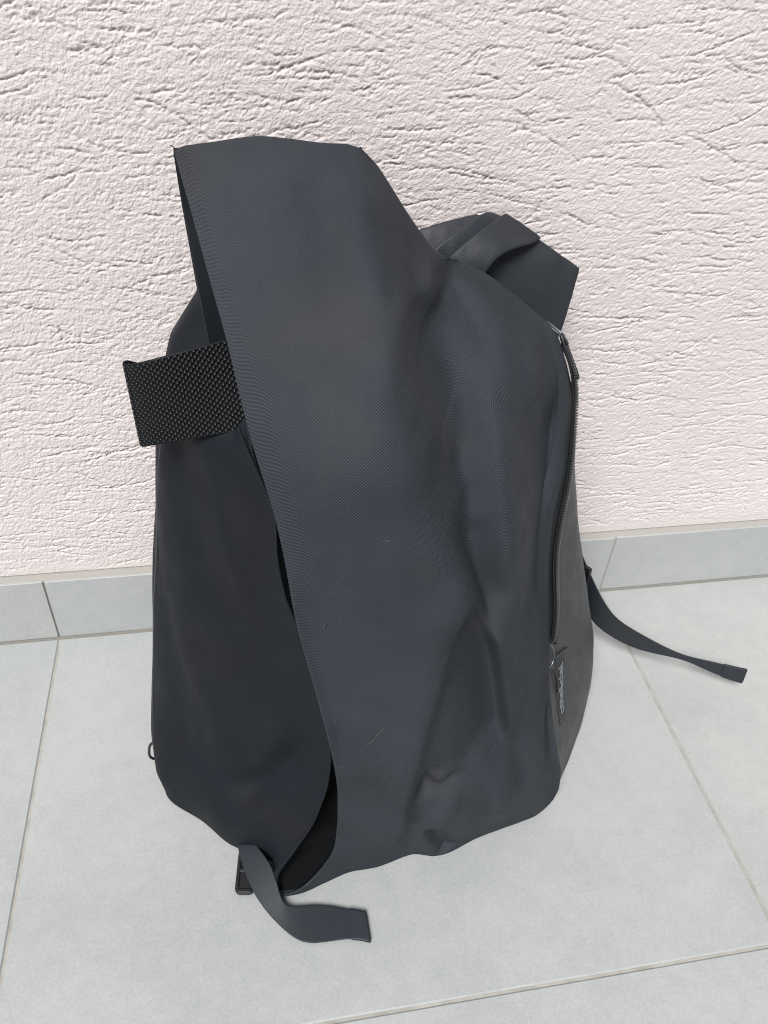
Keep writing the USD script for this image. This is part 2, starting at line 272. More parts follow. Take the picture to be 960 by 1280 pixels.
STRAP_L_UP=[(0.1825,-0.2478,0.0120),(0.1911,-0.2657,0.0170),(0.1999,-0.2824,0.0180),(0.2050,-0.2995,0.0140),(0.2104,-0.3113,0.0090),(0.2291,-0.3134,0.0060),(0.2553,-0.3193,0.0050),(0.2719,-0.3249,0.0050)]
STRAP_L_LOW=[(0.1742,-0.2516,0.0080),(0.1776,-0.2711,0.0100),(0.1843,-0.2928,0.0090),(0.1963,-0.3135,0.0060),(0.2095,-0.3287,0.0040),(0.2223,-0.3382,0.0035),(0.2437,-0.3408,0.0035),(0.2725,-0.3457,0.0035)]
BUCKLE=[(0.1739,-0.2600,0.0080),(0.1863,-0.2617,0.0080),(0.1878,-0.2974,0.0080),(0.1766,-0.2938,0.0080)]
SHOULDER_A=[(0.3792,-0.0500,0.4026),(0.3834,-0.0520,0.4129),(0.3933,-0.0450,0.4344),(0.4123,-0.0380,0.4441)]
SHOULDER_B=[(0.4486,-0.0550,0.3487),(0.4557,-0.0550,0.3732),(0.4584,-0.0530,0.3945),(0.4608,-0.0500,0.4151)]
FOLDED_A=[(0.3429,-0.0620,0.4295),(0.3466,-0.0620,0.4382),(0.3638,-0.0560,0.4489),(0.3809,-0.0460,0.4554),(0.3911,-0.0360,0.4540)]
FOLDED_B=[(0.3741,-0.0660,0.4088),(0.3788,-0.0640,0.4226),(0.3898,-0.0580,0.4331),(0.4052,-0.0490,0.4371),(0.4219,-0.0380,0.4392)]
FOLDED_TOP_A=[(0.3511,-0.0680,0.4272),(0.3574,-0.0670,0.4361),(0.3693,-0.0620,0.4443),(0.3838,-0.0530,0.4505),(0.4008,-0.0400,0.4543)]
FOLDED_TOP_B=[(0.3752,-0.0740,0.4125),(0.3804,-0.0720,0.4260),(0.3917,-0.0680,0.4372),(0.4078,-0.0590,0.4398),(0.4274,-0.0460,0.4393)]
REAR_A=[(0.3243,-0.0350,0.4341),(0.3416,-0.0350,0.4417),(0.3628,-0.0320,0.4469),(0.3823,-0.0280,0.4500)]
REAR_B=[(0.3360,-0.0450,0.4138),(0.3529,-0.0450,0.4270),(0.3711,-0.0400,0.4368),(0.3913,-0.0340,0.4439)]
ZIPPER=[(0.4378,-0.0960,0.3797),(0.4430,-0.1030,0.3701),(0.4464,-0.1120,0.3568),(0.4482,-0.1190,0.3401),(0.4474,-0.1290,0.3215),(0.4455,-0.1440,0.2870),(0.4405,-0.1580,0.2562),(0.4383,-0.1670,0.2356),(0.4393,-0.1750,0.2141),(0.4423,-0.1800,0.1940),(0.4432,-0.1870,0.1747),(0.4420,-0.1940,0.1580)]
PULL_TOP=[(0.4274,-0.0880,0.3922),(0.4370,-0.0940,0.3840),(0.4433,-0.1000,0.3738),(0.4484,-0.1100,0.3569)]
PULL_LOW=[(0.4442,-0.2040,0.1305),(0.4470,-0.2030,0.1288),(0.4528,-0.2070,0.1113),(0.4531,-0.2090,0.1028),(0.4474,-0.2120,0.1044),(0.4448,-0.2090,0.1152)]
RING_LOW=[(0.4395,-0.1980,0.1570),(0.4434,-0.1980,0.1514),(0.4450,-0.2000,0.1453),(0.4440,-0.2030,0.1398),(0.4406,-0.2060,0.1377)]
CORD_LOW=[(0.4445,-0.2020,0.1426),(0.4550,-0.1920,0.1364),(0.4671,-0.1810,0.1290)]
LOGO=[(0.4693,-0.2000,0.0624),(0.4638,-0.1850,0.1171)]
LOOP=[(0.1094,-0.1680,0.0387),(0.1044,-0.1680,0.0373),(0.1015,-0.1680,0.0280),(0.1013,-0.1680,0.0181),(0.1063,-0.1680,0.0132)]
SCUFF=[(0.2716,-0.2859,0.1772),(0.2832,-0.2849,0.1942),(0.2864,-0.2865,0.1828),(0.2941,-0.2854,0.1882),(0.2429,-0.2660,0.2802),(0.2449,-0.2658,0.2850),(0.2530,-0.2679,0.2883),(0.2537,-0.2682,0.2875),(0.2550,-0.2721,0.2651),(0.2555,-0.2724,0.2645),(0.2773,-0.2618,0.3463),(0.2821,-0.2619,0.3454)]
PANEL_FOLDS=[([(0.2843,0.5129),(0.2876,0.5006),(0.2865,0.4789),(0.2816,0.4503),(0.2830,0.4274),(0.2876,0.4024),(0.3001,0.3687),(0.3130,0.3318),(0.3257,0.3032)],0.0040,0.0220,0.0090,0.10,0.20),
([(0.3408,0.4445),(0.3451,0.4350),(0.3510,0.4216),(0.3574,0.4113),(0.3633,0.4019),(0.3669,0.3837)],-0.0085,0.0280,0.0090,0.25,0.45),
([(0.3045,0.4515),(0.3158,0.4290),(0.3277,0.4073),(0.3418,0.3853),(0.3513,0.3610)],-0.0050,0.0100,0.0140,0.35,0.35),
([(0.3187,0.3479),(0.3337,0.3215),(0.3483,0.2894),(0.3687,0.2353)],-0.0130,0.0050,0.0160,0.30,0.30),
([(0.3016,0.3748),(0.3162,0.3459),(0.3271,0.3198),(0.3298,0.3006),(0.3242,0.2718),(0.3157,0.2228),(0.3074,0.1713),(0.2998,0.1058),(0.2939,0.0212)],0.0068,0.0180,0.0090,0.20,0.15),
([(0.3328,0.3002),(0.3450,0.2779),(0.3606,0.2484),(0.3767,0.2010),(0.3887,0.1480),(0.3960,0.0978)],0.0045,0.0070,0.0120,0.20,0.30),
([(0.3335,0.2976),(0.3542,0.2458),(0.3694,0.1924),(0.3797,0.1392),(0.3847,0.1014)],-0.0105,0.0260,0.0070,0.25,0.25),
([(0.4252,0.3776),(0.4245,0.3256),(0.4184,0.2797),(0.4179,0.2368),(0.4250,0.1715)],-0.0105,0.0260,0.0070,0.25,0.30),
([(0.3593,0.4010),(0.3625,0.3714),(0.3661,0.3379),(0.3793,0.2772),(0.3896,0.2167)],0.0070,0.0140,0.0140,0.30,0.30),
([(0.3260,0.1375),(0.3206,0.1109),(0.3181,0.0924)],-0.0050,0.0070,0.0070,0.30,0.30),
([(0.3510,0.1204),(0.3309,0.1057),(0.3127,0.1219)],-0.0030,0.0060,0.0070,0.30,0.30),
([(0.3563,0.0955),(0.3406,0.0830),(0.3341,0.0465)],0.0050,0.0120,0.0120,0.40,0.30),
([(0.2979,0.1065),(0.3161,0.0598),(0.3370,0.0187)],0.0040,0.0100,0.0070,0.30,0.30),
([(0.3225,0.0629),(0.3394,0.0289),(0.3487,0.0067)],-0.0050,0.0060,0.0080,0.30,0.10),
([(0.2960,0.0641),(0.3053,0.0713),(0.3176,0.0187)],-0.0030,0.0070,0.0070,0.30,0.30),
([(0.2495,0.5149),(0.2547,0.4808),(0.2617,0.4448),(0.2654,0.4158)],-0.0022,0.0120,0.0120,0.15,0.40),
([(0.2310,0.5153),(0.2335,0.4795),(0.2388,0.4439)],0.0015,0.0120,0.0140,0.15,0.40),
([(0.3904,0.1467),(0.4017,0.0973),(0.4227,0.0535)],-0.0060,0.0080,0.0100,0.30,0.30),
([(0.4433,0.1203),(0.4384,0.0946),(0.4455,0.0559)],-0.0050,0.0060,0.0060,0.30,0.30),
([(0.4038,0.4071),(0.4011,0.3885),(0.3974,0.3606)],0.0045,0.0100,0.0120,0.30,0.30),
([(0.3620,0.1409),(0.3743,0.0951),(0.3977,0.0624)],0.0060,0.0100,0.0120,0.30,0.30),
([(0.2186,0.3241),(0.2303,0.2742),(0.2427,0.2130),(0.2561,0.1387)],-0.0030,0.0040,0.0120,0.20,0.20),
([(0.4032,0.4064),(0.4195,0.3941),(0.4285,0.3723),(0.4314,0.3427),(0.4296,0.3224),(0.4231,0.2996),(0.4154,0.2767)],-0.0012,0.0014,0.0014,0.10,0.20),
([(0.3248,0.3749),(0.3400,0.3471),(0.3447,0.3297)],-0.0050,0.0080,0.0080,0.40,0.40)]


# ------------------------------------------------------------------ floor
GAP = .0025; ROW = -.3953; W = .6; H = .0825; TH = .0120
floor = thing('floor', kind='structure')
obj('grout_bed', trimesh.creation.box(bounds=[[-3.6, -4.2, -.06], [4.2, -.001, -.0012]]), 'grout', floor)
k = 0
for i in range(-3, 5):
    for j in range(0, 5):
        y1 = -.0015 if j == 0 else ROW - (j - 1) * W - GAP / 2
        y0 = (ROW if j == 0 else ROW - j * W) + GAP / 2
        t = bevel_box([i * W + GAP / 2, y0, -.03], [(i + 1) * W - GAP / 2, y1, .0003 * rng.uniform(-.6, .6)], .0010)
        obj('tile', t, 'grey_porcelain_%s' % 'abc'[(i * 2 + j * 5 + k) % 3], floor); k += 1

# ------------------------------------------------------------------ wall with dragged plaster relief
def plaster():
    d = .0009
    xf = np.arange(-.14, .93, d); zf = np.arange(H + .0005, .69, d)
    nz, nx = len(zf), len(xf); r = np.random.default_rng(5)
    def blur(sx, sz):
        a = gaussian_filter(r.standard_normal((nz, nx)), (sz / d, sx / d)); return a / a.std()
    grain = blur(.0007, .0006); grain = np.sign(grain) * np.abs(grain) ** .8
    h = .00020 * grain + .00005 * blur(.0014, .0009) + .00018 * blur(.04, .02)
    # the float drags the grains of the render sideways: ragged, mostly level crevices
    jit = .16 * blur(.0010, .0007) + .10 * blur(.0025, .0012)
    for wx, wz, dep, sharp in ((.012, .0020, .00095, .13), (.022, .0038, .0012, .09), (.007, .0013, .00065, .17)):
        c = blur(wx, wz) + jit
        msk = np.clip(blur(.012, .004) * .8 + .15, 0, 1)
        h = h - dep * msk * np.exp(-(c / sharp) ** 2) + .00003 * c
    cut = np.zeros((nz + 40, nx + 40))
    for _ in range(9000):
        x0, z0 = r.uniform(0, nx), r.uniform(0, nz)
        big = r.random() < .12
        L = (min(r.exponential(.024), .07) + .012 if big else r.exponential(.006) + .003) / d
        ang = r.normal(0, .07) if big or r.random() < .98 else r.uniform(-1.1, 1.1)
        m = max(5, int(L * 1.6)); s = np.linspace(0, 1, m)
        bend = gaussian_filter(np.cumsum(r.normal(0, .035, m)), 3)
        px = x0 + np.cumsum(np.cos(ang + bend)) * L / m; pz = z0 + np.cumsum(np.sin(ang + bend)) * L / m
        pz = pz + gaussian_filter(r.standard_normal(m), 1.2) * .9
        dep = (r.uniform(.0014, .0025) if big else r.uniform(.0007, .0015)) * np.sin(np.pi * np.clip(s, .02, .98)) ** .5 * np.clip(1 + .8 * gaussian_filter(r.standard_normal(m), 1.5), .1, 2)
        wd = (r.uniform(.0005, .0007) if big else r.uniform(.00045, .0006)) / d
        ok = (px > 0) & (px < nx - 1) & (pz > 0) & (pz < nz - 1)
        px, pz, dep = px[ok], pz[ok], dep[ok]
        for ox in range(-2, 3):
            for oz in range(-2, 3):
                ix, iz = np.round(px).astype(int) + ox, np.round(pz).astype(int) + oz
                q = dep * np.exp(-(((ix - px) ** 2 + (iz - pz) ** 2) / (wd ** 2)))
                np.maximum.at(cut, (iz + 20, ix + 20), q)
    cut = cut[20:-20, 20:-20]
    h = h - cut + .4 * gaussian_filter(cut, 3.0)
    ramp = np.clip((zf[:, None] - H - .004 + .003 * blur(.02, .01)) / .012, .0, 1); ramp = ramp * ramp * (3 - 2 * ramp)
    h = .88 * h * (.15 + .85 * ramp)
    # further off the same relief goes on, sampled more coarsely
    step = .0036; gx = int(.70 / step); gz = int(.36 / step); k_ = int(round(step / d))
    il = np.arange(gx, 0, -1) * k_; il = il[il < nx]; ir = nx - 1 - np.arange(1, gx + 1) * k_; ir = ir[ir >= 0]; iu = nz - 1 - np.arange(1, gz + 1) * k_; iu = iu[iu > 40]
    hs = gaussian_filter(h, 1.5)
    cols = np.r_[il, np.arange(nx), ir]; rows = np.r_[np.arange(nz), iu]
    hh = h[np.ix_(rows, cols)]; far_c = np.r_[np.ones(len(il), bool), np.zeros(nx, bool), np.ones(len(ir), bool)]; far_r = np.r_[np.zeros(nz, bool), np.ones(len(iu), bool)]
    far = far_c[None, :] | far_r[:, None]; hh = np.where(far, hs[np.ix_(rows, cols)], hh)
    xa = np.r_[xf[0] - il * d, xf, xf[-1] + np.arange(1, len(ir) + 1) * k_ * d]; za = np.r_[zf, zf[-1] + np.arange(1, len(iu) + 1) * k_ * d]
    fade = np.clip(np.minimum((xa - xa[0]) / .15, (xa[-1] - xa) / .15), 0, 1)[None, :] * np.clip((za[-1] - za) / .12, 0, 1)[:, None]
    hh = hh * fade
    xs = np.r_[np.linspace(-3.4, xa[0] - .02, 30), xa, np.linspace(xa[-1] + .02, 4.1, 30)]
    zs = np.r_[za, np.linspace(za[-1] + .02, 2.7, 20)]
    Hh = np.zeros((len(zs), len(xs))); Hh[:len(za), 30:30 + len(xa)] = hh
    X, Z = np.meshgrid(xs, zs)
    G = np.stack([X, TH - Hh, Z], -1)
    return G.reshape(-1, 3), grid_faces(len(zs), len(xs))
wv, wf = plaster()
wall = thing('rendered_wall', label='pinkish white rough rendered wall behind the backpack', category='wall')
obj('plaster', (wv, wf), 'stucco', wall, smooth=True)
obj('core', trimesh.creation.box(bounds=[[-3.4, TH + .006, -.05], [4.1, .2, 2.7]]), 'skirting_edge', wall)

sk = thing('skirting', label='low row of grey porcelain skirting tiles along the foot of the wall', category='skirting')
obj('mortar', trimesh.creation.box(bounds=[[-3.4, .0016, -.02], [4.1, TH + .0045, H - .0004]]), 'skirting_edge', sk)
for i in range(-3, 5):
    b = bevel_box([i * W + GAP / 2 - .0002, -rng.uniform(0, .0004), .0022], [(i + 1) * W - GAP / 2 + .0002, +.0024, H + rng.uniform(-.0003, .0003)], .0005)
    obj('skirting_tile', b, 'grey_porcelain_%s' % 'cab'[i % 3], sk)

# ------------------------------------------------------------------ backpack
BAG = (.31, -.16, 0.)
bag = thing('backpack', BAG, label='black coated canvas backpack with a tall hood flap, leaning against the wall', category='backpack')
A = np.asarray
def ymid(a): return A(a, float)
PL, PR, PT, PB = map(ymid, (PANEL_LEFT, PANEL_RIGHT, PANEL_TOP, PANEL_BOTTOM))
allp = np.vstack([PL, PR[:-1], PT[1:-1], PB[1:], ymid(PANEL_INNER)])
n_in = len(PANEL_INNER)
rbf = RBFInterpolator(allp[:, [0, 2]], allp[:, 1], kernel='thin_plate_spline', smoothing=np.r_[np.full(len(allp) - n_in, 1e-7), np.full(n_in, 1.5e-5)])
def folds(x, z):
    o = np.zeros_like(x)
    for pl, amp, wl, wr, e0, e1 in PANEL_FOLDS:
        c = smooth_curve(A(pl, float), 80) if len(pl) > 2 else resample(pl, 80)
        s = np.linspace(0, 1, 80); T = np.gradient(c, axis=0)
        best = np.full(x.shape, 9.); sd = np.zeros_like(x); at = np.zeros_like(x)
        for k in range(80):
            dx, dz = x - c[k, 0], z - c[k, 1]; d2 = dx * dx + dz * dz
            m = d2 < best; best = np.where(m, d2, best)
            side = T[k, 0] * dz - T[k, 1] * dx
            sd = np.where(m, side / np.maximum(np.linalg.norm(T[k]) * np.sqrt(d2), 1e-9), sd); at = np.where(m, s[k], at)
        d = np.sqrt(best)
        sd = np.clip(sd, -1, 1); sd = .5 + .75 * sd - .25 * sd ** 3
        w = wl + (wr - wl) * sd     # polylines run downwards: sd > 0 is the side of larger x
        env = np.clip(np.minimum(at / e0, (1 - at) / e1), 0, 1); env = env * env * (3 - 2 * env)
        o += 1.4 * amp * env * np.exp(-(d / w) ** 2)
    return o
def panel_xz(n, m):
    L = resample(PL, n); R = resample(PR, n); T = resample(PT, m); B = resample(PB, m)
    u = np.linspace(0, 1, m)[None, :, None]; v = np.linspace(0, 1, n)[:, None, None]
    G = (1 - v) * T[None] + v * B[None] + (1 - u) * L[:, None] + u * R[:, None] - ((1 - u) * (1 - v) * L[0] + u * (1 - v) * R[0] + (1 - u) * v * L[-1] + u * v * R[-1])
    return G
n, m = 420, 260
G = panel_xz(n, m)
x, z = G[..., 0], G[..., 2]
Y = rbf(np.stack([x, z], -1).reshape(-1, 2)).reshape(n, m)
edge = np.ones((n, m))
uu = np.linspace(0, 1, m)[None, :]; vv = np.linspace(0, 1, n)[:, None]
edge = np.minimum(1, uu / .03) * np.minimum(1, (1 - uu) / .02) * np.minimum(1, vv / .02)
wr_ = meshkit.fbm(np.stack([x * 22, z * 9, x * 0], -1), 4, 3) - .5
Y = Y - folds(x, z) * edge - .0035 * wr_ * edge
G = np.stack([x, Y, z], -1)
# the rim turns back all round except along the free left edge
def turn(G, axis, end, dirs):
    ref = G[:, -1] if axis == 1 else (G[-1] if end else G[0])
    ex = [ref + d for d in dirs]
    if axis == 1: return np.concatenate([G, np.stack(ex, 1)], 1)
    return np.concatenate([G, np.stack(ex, 0)], 0) if end else np.concatenate([np.stack(ex[::-1], 0), G], 0)
vr = np.linspace(0, 1, n)[:, None]
fr = np.clip(np.minimum(np.arange(n) / 30, (n - 1 - np.arange(n)) / 30), .04, 1)[:, None]
G = turn(G, 1, True, [A([.0008, .0022, -.0006]) * fr, A([.0006, .005, -.002]) * fr, A([-.001, .009, -.005]) * fr, A([-.004, .014, -.010]) * fr])
fb_ = 1
HEM = G[-1].copy()
G = turn(G, 0, True, [A([0, .002, -.0014]), A([0, .006, -.0022])])
mm = G.shape[1]; fu = np.clip(np.minimum(np.arange(mm) / 14, (mm - 1 - np.arange(mm)) / 26), .04, 1)[:, None]
G = turn(G, 0, False, [A([0, .0016, .0006]) * fu, A([0, .004, .0002]) * fu, A([0, .006, -.002]) * fu, A([0, .0075, -.006]) * fu])
G[..., 2] = np.maximum(G[..., 2], .0012)
def arclen(G, ax):
    d = np.linalg.norm(np.diff(G[..., 1:] if ax == 0 else G[..., :2], axis=ax), axis=-1)
    d = np.concatenate([np.zeros_like(np.take(d, [0], ax)), d], ax)
    return gaussian_filter(np.cumsum(d, ax), (6, 0) if ax == 1 else (0, 6), mode='nearest')
UV = np.stack([arclen(G, 1) + gaussian_filter(G[:, :1, 0], (12, 0)), arclen(G, 0) - gaussian_filter(G[:1, :, 2], (0, 12))], -1)
v, f, uv = sheet(G, .0016, toward=(0, -1, .4), UV=UV, calm=True)
panel = obj('front_flap', (v, f), 'coated_canvas', bag, smooth=True, uv=uv)

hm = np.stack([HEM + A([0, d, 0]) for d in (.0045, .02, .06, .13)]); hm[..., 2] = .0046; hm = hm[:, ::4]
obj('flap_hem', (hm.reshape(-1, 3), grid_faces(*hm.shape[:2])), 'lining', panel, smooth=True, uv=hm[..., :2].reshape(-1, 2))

# hood back layer, inside the tall fold
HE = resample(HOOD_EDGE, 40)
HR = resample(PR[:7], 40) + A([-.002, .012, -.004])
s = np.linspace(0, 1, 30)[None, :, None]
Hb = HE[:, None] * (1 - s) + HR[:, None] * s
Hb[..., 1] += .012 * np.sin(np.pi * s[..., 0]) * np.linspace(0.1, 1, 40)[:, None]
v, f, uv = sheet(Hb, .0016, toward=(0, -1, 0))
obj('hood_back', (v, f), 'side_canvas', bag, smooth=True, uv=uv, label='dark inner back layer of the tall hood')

# body: rings of a closed loft
def by_z(t):
    t = A(t, float); t = t[np.argsort(t[:, 2])]
    zz = np.maximum.accumulate(t[:, 2] + np.arange(len(t)) * 1e-7)
    return lambda q: np.stack([np.interp(q, zz, t[:, 0]), np.interp(q, zz, t[:, 1])], -1)
Ef, Lf, Rf = by_z(LIP), by_z(LEFT_EDGE), by_z(RIGHT_EDGE)
Zt = PR[5:]
Zf = by_z(Zt[Zt[:, 2] < .4445])
lev = np.r_[.0025, .006, .012, .02, np.linspace(.03, .42, 60), np.linspace(.424, .4435, 8)]
rings = []; NU1, NU2 = 150, 40
ftx = A(LEFT_FOOT, float)
for q in lev:
    drop = np.clip((q - .34) / .06, 0, 1); drop = .014 * drop * drop * (3 - 2 * drop)
    E, L1, R1, Z1 = Ef(q), Lf(q), Rf(q), Zf(min(q + drop, .4443))
    low = np.clip(1 - (q - .006) / .05, 0, 1)
    top = np.clip((q - .35) / .0935, 0, 1)
    if q > .35: R1 = np.array([Z1[0] + .006 * (1 - top) - .004 * top, max(Z1[1] + .014, -.095 + .03 * top)])
    if q > .428: L1 = np.array([.1783 + (q - .428) * 2.0, -.12 + (q - .428) * .5])
    if q > .365: E = Ef(min(q, .40)) + A([.012, .034]) * min(1, (q - .365) / .03) + (A([.03, .015]) * (q - .40) / .0435 if q > .40 else 0)
    yb = -.050 + .024 * np.clip(q / .40, 0, 1) - .02 * np.clip((q - .40) / .0435, 0, 1) - .012 * low
    d = E - L1; nrm = np.array([d[1], -d[0]]) / np.linalg.norm(d)
    bul = .010 * np.sin(np.pi * np.clip(q / .42, 0, 1)) + .004 * (1 - low) - .002 * low
    P = [E]
    pin = np.clip(1 - (q - .012) / .055, 0, 1)
    ft_ = lambda p, t: p * (1 - pin) + A(t) * pin
    P.append(ft_(E * .8 + L1 * .2 + nrm * bul * .1, (.198, -.268)))
    P.append(ft_(E * .55 + L1 * .45 + nrm * bul * .8, (.1700, -.2530)))
    P.append(ft_(E * .25 + L1 * .75 + nrm * bul * .9, (.1440, -.2262)))
    P.append(L1)
    P.append(np.array([L1[0] + .010 + .012 * low, (L1[1] + yb) / 2 + .006]))
    xb0, xb1 = L1[0] + .035 + .01 * low, max(R1[0] - .045 - .01 * low, L1[0] + .08)
    P.append(np.array([xb0, yb])); P.append(np.array([(xb0 + xb1) / 2, yb + .004])); P.append(np.array([xb1, yb]))
    P.append(np.array([R1[0] - .008 - .010 * low, (R1[1] + yb) / 2 + .008]))
    P.append(R1)
    P.append(R1 * .5 + Z1 * .5 + A([.0035, -.0025]) * (1 - top))
    P.append(Z1 + A([.0006, .003]))
    a = smooth_curve(np.array(P), NU1)
    back = [P[-1], Z1 * .8 + E * .2 + A([0, .022]), Z1 * .45 + E * .55 + A([0, .026]), E + A([.026, .030]), E + A([.009, .012]), E + A([.0015, .0006])]
    b = resample(np.array(back), NU2 + 1)[1:]
    rings.append(np.c_[np.vstack([a, b]), np.full(NU1 + NU2, q)])
Rg = np.array(rings)
# creases of the left side panel: (t, z) with t = 0 at the pocket lip and 1 at the far left
def crease(R, pts, amp, w, e=.3):
    c = resample(A(pts), 60); c = c * A([.19, 1.0]); i0 = 0
    a = np.cumsum(np.concatenate([np.zeros((R.shape[0], 1)), np.linalg.norm(np.diff(R[:, :NU1 // 2], axis=1), axis=-1)], 1), 1)
    zz = R[:, :NU1 // 2, 2]; best = np.full(a.shape, 9.); at = np.zeros_like(a)
    for k in range(60):
        d2 = (a - c[k, 0]) ** 2 + (zz - c[k, 1]) ** 2; mm_ = d2 < best; best = np.where(mm_, d2, best); at = np.where(mm_, k / 59, at)
    env = np.clip(np.minimum(at / e, (1 - at) / e), 0, 1); o = amp * env * np.exp(-best / w ** 2); o *= np.clip(a / .012, 0, 1) * np.clip((zz - .004) / .02, 0, 1)
    return o
CR = 0
for pts, amp, w in (([(.10, .175), (.16, .12), (.28, .075), (.42, .055)], -.0075, .012), ([(.16, .19), (.24, .14), (.36, .10)], .0045, .013), ([(.12, .11), (.20, .06), (.26, .03)], .004, .009), ([(.45, .38), (.42, .30), (.46, .2)], -.004, .020), ([(.25, .37), (.22, .30), (.26, .24)], .003, .012), ([(.75, .30), (.80, .2), (.74, .09), (.6, .03)], -.003, .014), ([(.62, .16), (.5, .09), (.44, .03)], .004, .013)):
    CR = CR + crease(Rg, pts, amp, w)
# soft fabric undulation on the side panels
fb = meshkit.fbm(Rg * A([11, 11, 5.]), 3, 8) - .5
cen = Rg.mean(1, keepdims=True); dirn = Rg - cen; dirn[..., 2] = 0; dirn /= np.linalg.norm(dirn, axis=-1, keepdims=True)
Rg[:, 4:NU1 - 4] += (dirn * (fb * .008 * np.clip((Rg[..., 2] - .005) / .04, 0, 1))[..., None])[:, 4:NU1 - 4]
Rg[:, :NU1 // 2] += dirn[:, :NU1 // 2] * CR[..., None]
nr, mr = Rg.shape[:2]
arc = np.cumsum(np.r_[0, np.linalg.norm(np.diff(Rg[nr // 2], axis=0), axis=1)])
uvb = np.stack(np.broadcast_arrays(arc[None, :], lev[:, None]), -1).reshape(-1, 2)
vb = np.vstack([Rg.reshape(-1, 3), Rg[0].mean(0), Rg[-1].mean(0) + A([0, 0, .002])])
fq = grid_faces(nr, mr, True); ft = np.vstack([fq[:, [0, 1, 2]], fq[:, [0, 2, 3]]])
j = np.arange(mr); ft = np.vstack([ft, np.stack([(j + 1) % mr, j, np.full(mr, nr * mr)], 1), np.stack([(nr - 1) * mr + j, (nr - 1) * mr + (j + 1) % mr, np.full(mr, nr * mr + 1)], 1)])
# side panels, back and front lining are parts of their own: faces split by the ring index
col = (ft % mr); cmin = np.where((ft < nr * mr), col, 10**6).min(1)
iz = int(NU1 * .62)
def pick(sel, name, mat_, **kw):
    fs = ft[sel]; u, inv = np.unique(fs, return_inverse=True)
    uva = np.vstack([uvb, [[0, 0], [0, 0]]])[u]
    return obj(name, (vb[u], inv.reshape(-1, 3)), mat_, bag, smooth=True, uv=uva, **kw)
seam = cmin >= NU1 - 1
right = (cmin >= iz) & ~seam
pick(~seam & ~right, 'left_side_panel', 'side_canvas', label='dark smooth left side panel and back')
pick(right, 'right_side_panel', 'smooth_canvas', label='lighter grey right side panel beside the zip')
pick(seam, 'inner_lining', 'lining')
# piping along the pocket lip
lipz = np.linspace(.004, .385, 120)
lip = np.c_[Ef(lipz), lipz]; lip = np.stack([gaussian_filter(lip[:, k], 2.0, mode='nearest') for k in range(3)], 1)
obj('pocket_lip', tube(lip + A([.0003, -.0003, 0]), .0010 + .0022 * np.clip(1 - lipz / .07, 0, 1) ** 1.5, 12), 'side_canvas', bag, smooth=True)

# seam between the left side and the back gusset
sm = []
for i in range(nr):
    if .02 < lev[i] < .40:
        q = lev[i]; a_ = .10 * np.clip((q - .12) / .2, 0.1, 1); t = Lf(q) * (1 - a_) + Ef(q) * a_
        if q > .365: t = Lf(q) * (1 - a_) + Rg[i, 0, :2] * a_
        k_ = np.argmin(np.linalg.norm(Rg[i, :NU1 // 2, :2] - t, axis=1)); sm.append(Rg[i, k_])
sm = np.array(sm); sm = np.stack([gaussian_filter(sm[:, k], 3.0, mode='nearest') for k in range(3)], 1)
obj('side_seam', tube(resample(sm, 120) + A([.0001, .0002, 0]), .0009, 8), 'smooth_canvas', bag, smooth=True)

# pull handle
nw = 24
HT, HL = smooth_curve(A(HANDLE_TOP), 40), smooth_curve(A(HANDLE_LOW), 40)
lay = [HT[:, None] * (1 - t) + HL[:, None] * t for t in np.linspace(0, 1, nw)]
Hf = np.concatenate(lay, 1)                                # along x across
tipT, tipL = HT[-1], HL[-1]
th = np.linspace(0, np.pi, 9)[1:]
def bend_back(p, s):                                       # the fold at the far left, then back to the bag
    r = .0016
    arcp = [p + A([-r * math.sin(a), r * (1 - math.cos(a)), 0]) for a in th]
    last = arcp[-1]
    ret = [last + A([.06, .040, -.055 * (1 - s)]) * t + A([0, .006 * math.sin(math.pi * t), 0]) for t in np.linspace(.05, 1, 14)]
    return arcp + ret
cols = [np.array(bend_back(tipT * (1 - t) + tipL * t, t)) for t in np.linspace(0, 1, nw)]
Hf = np.concatenate([Hf, np.stack(cols, 1)], 0)
v, f, uv = sheet(Hf, .0018, toward=None)
handle = obj('pull_handle', (v, f), 'handle_mesh', bag, smooth=True, uv=uv, label='wide woven mesh webbing handle looped out at the left')

# shoulder straps squeezed behind the top right
def band(a, b, n, m, t, bulge, mat_, name, toward=(0, -1, .6), **kw):
    a, b = smooth_curve(A(a), n), smooth_curve(A(b), n)
    s = np.linspace(0, 1, m)[None, :, None]
    Gb = a[:, None] * (1 - s) + b[:, None] * s
    N = normals_of(Gb)
    if (N * A(toward)).sum() < 0: N = -N
    Gb = Gb + N * (bulge * np.sin(np.pi * s) ** .7)
    Gb = Gb + N * (.0034 * (meshkit.fbm(Gb * A([60, 60, 25.]), 3, 21) - .5))[..., None]
    v, f, uv = sheet(Gb, t, toward=toward)
    return obj(name, (v, f), mat_, bag, smooth=True, uv=uv, **kw)
band(SHOULDER_A, SHOULDER_B, 40, 24, .004, .0008, 'shoulder_fabric', 'shoulder_strap')
band(FOLDED_A, FOLDED_B, 40, 24, .004, .0008, 'shoulder_fabric', 'shoulder_strap')
band(FOLDED_TOP_A, FOLDED_TOP_B, 40, 24, .003, .0008, 'shoulder_fabric', 'shoulder_strap')
band(REAR_A, REAR_B, 30, 16, .003, .0008, 'shoulder_fabric', 'shoulder_strap')
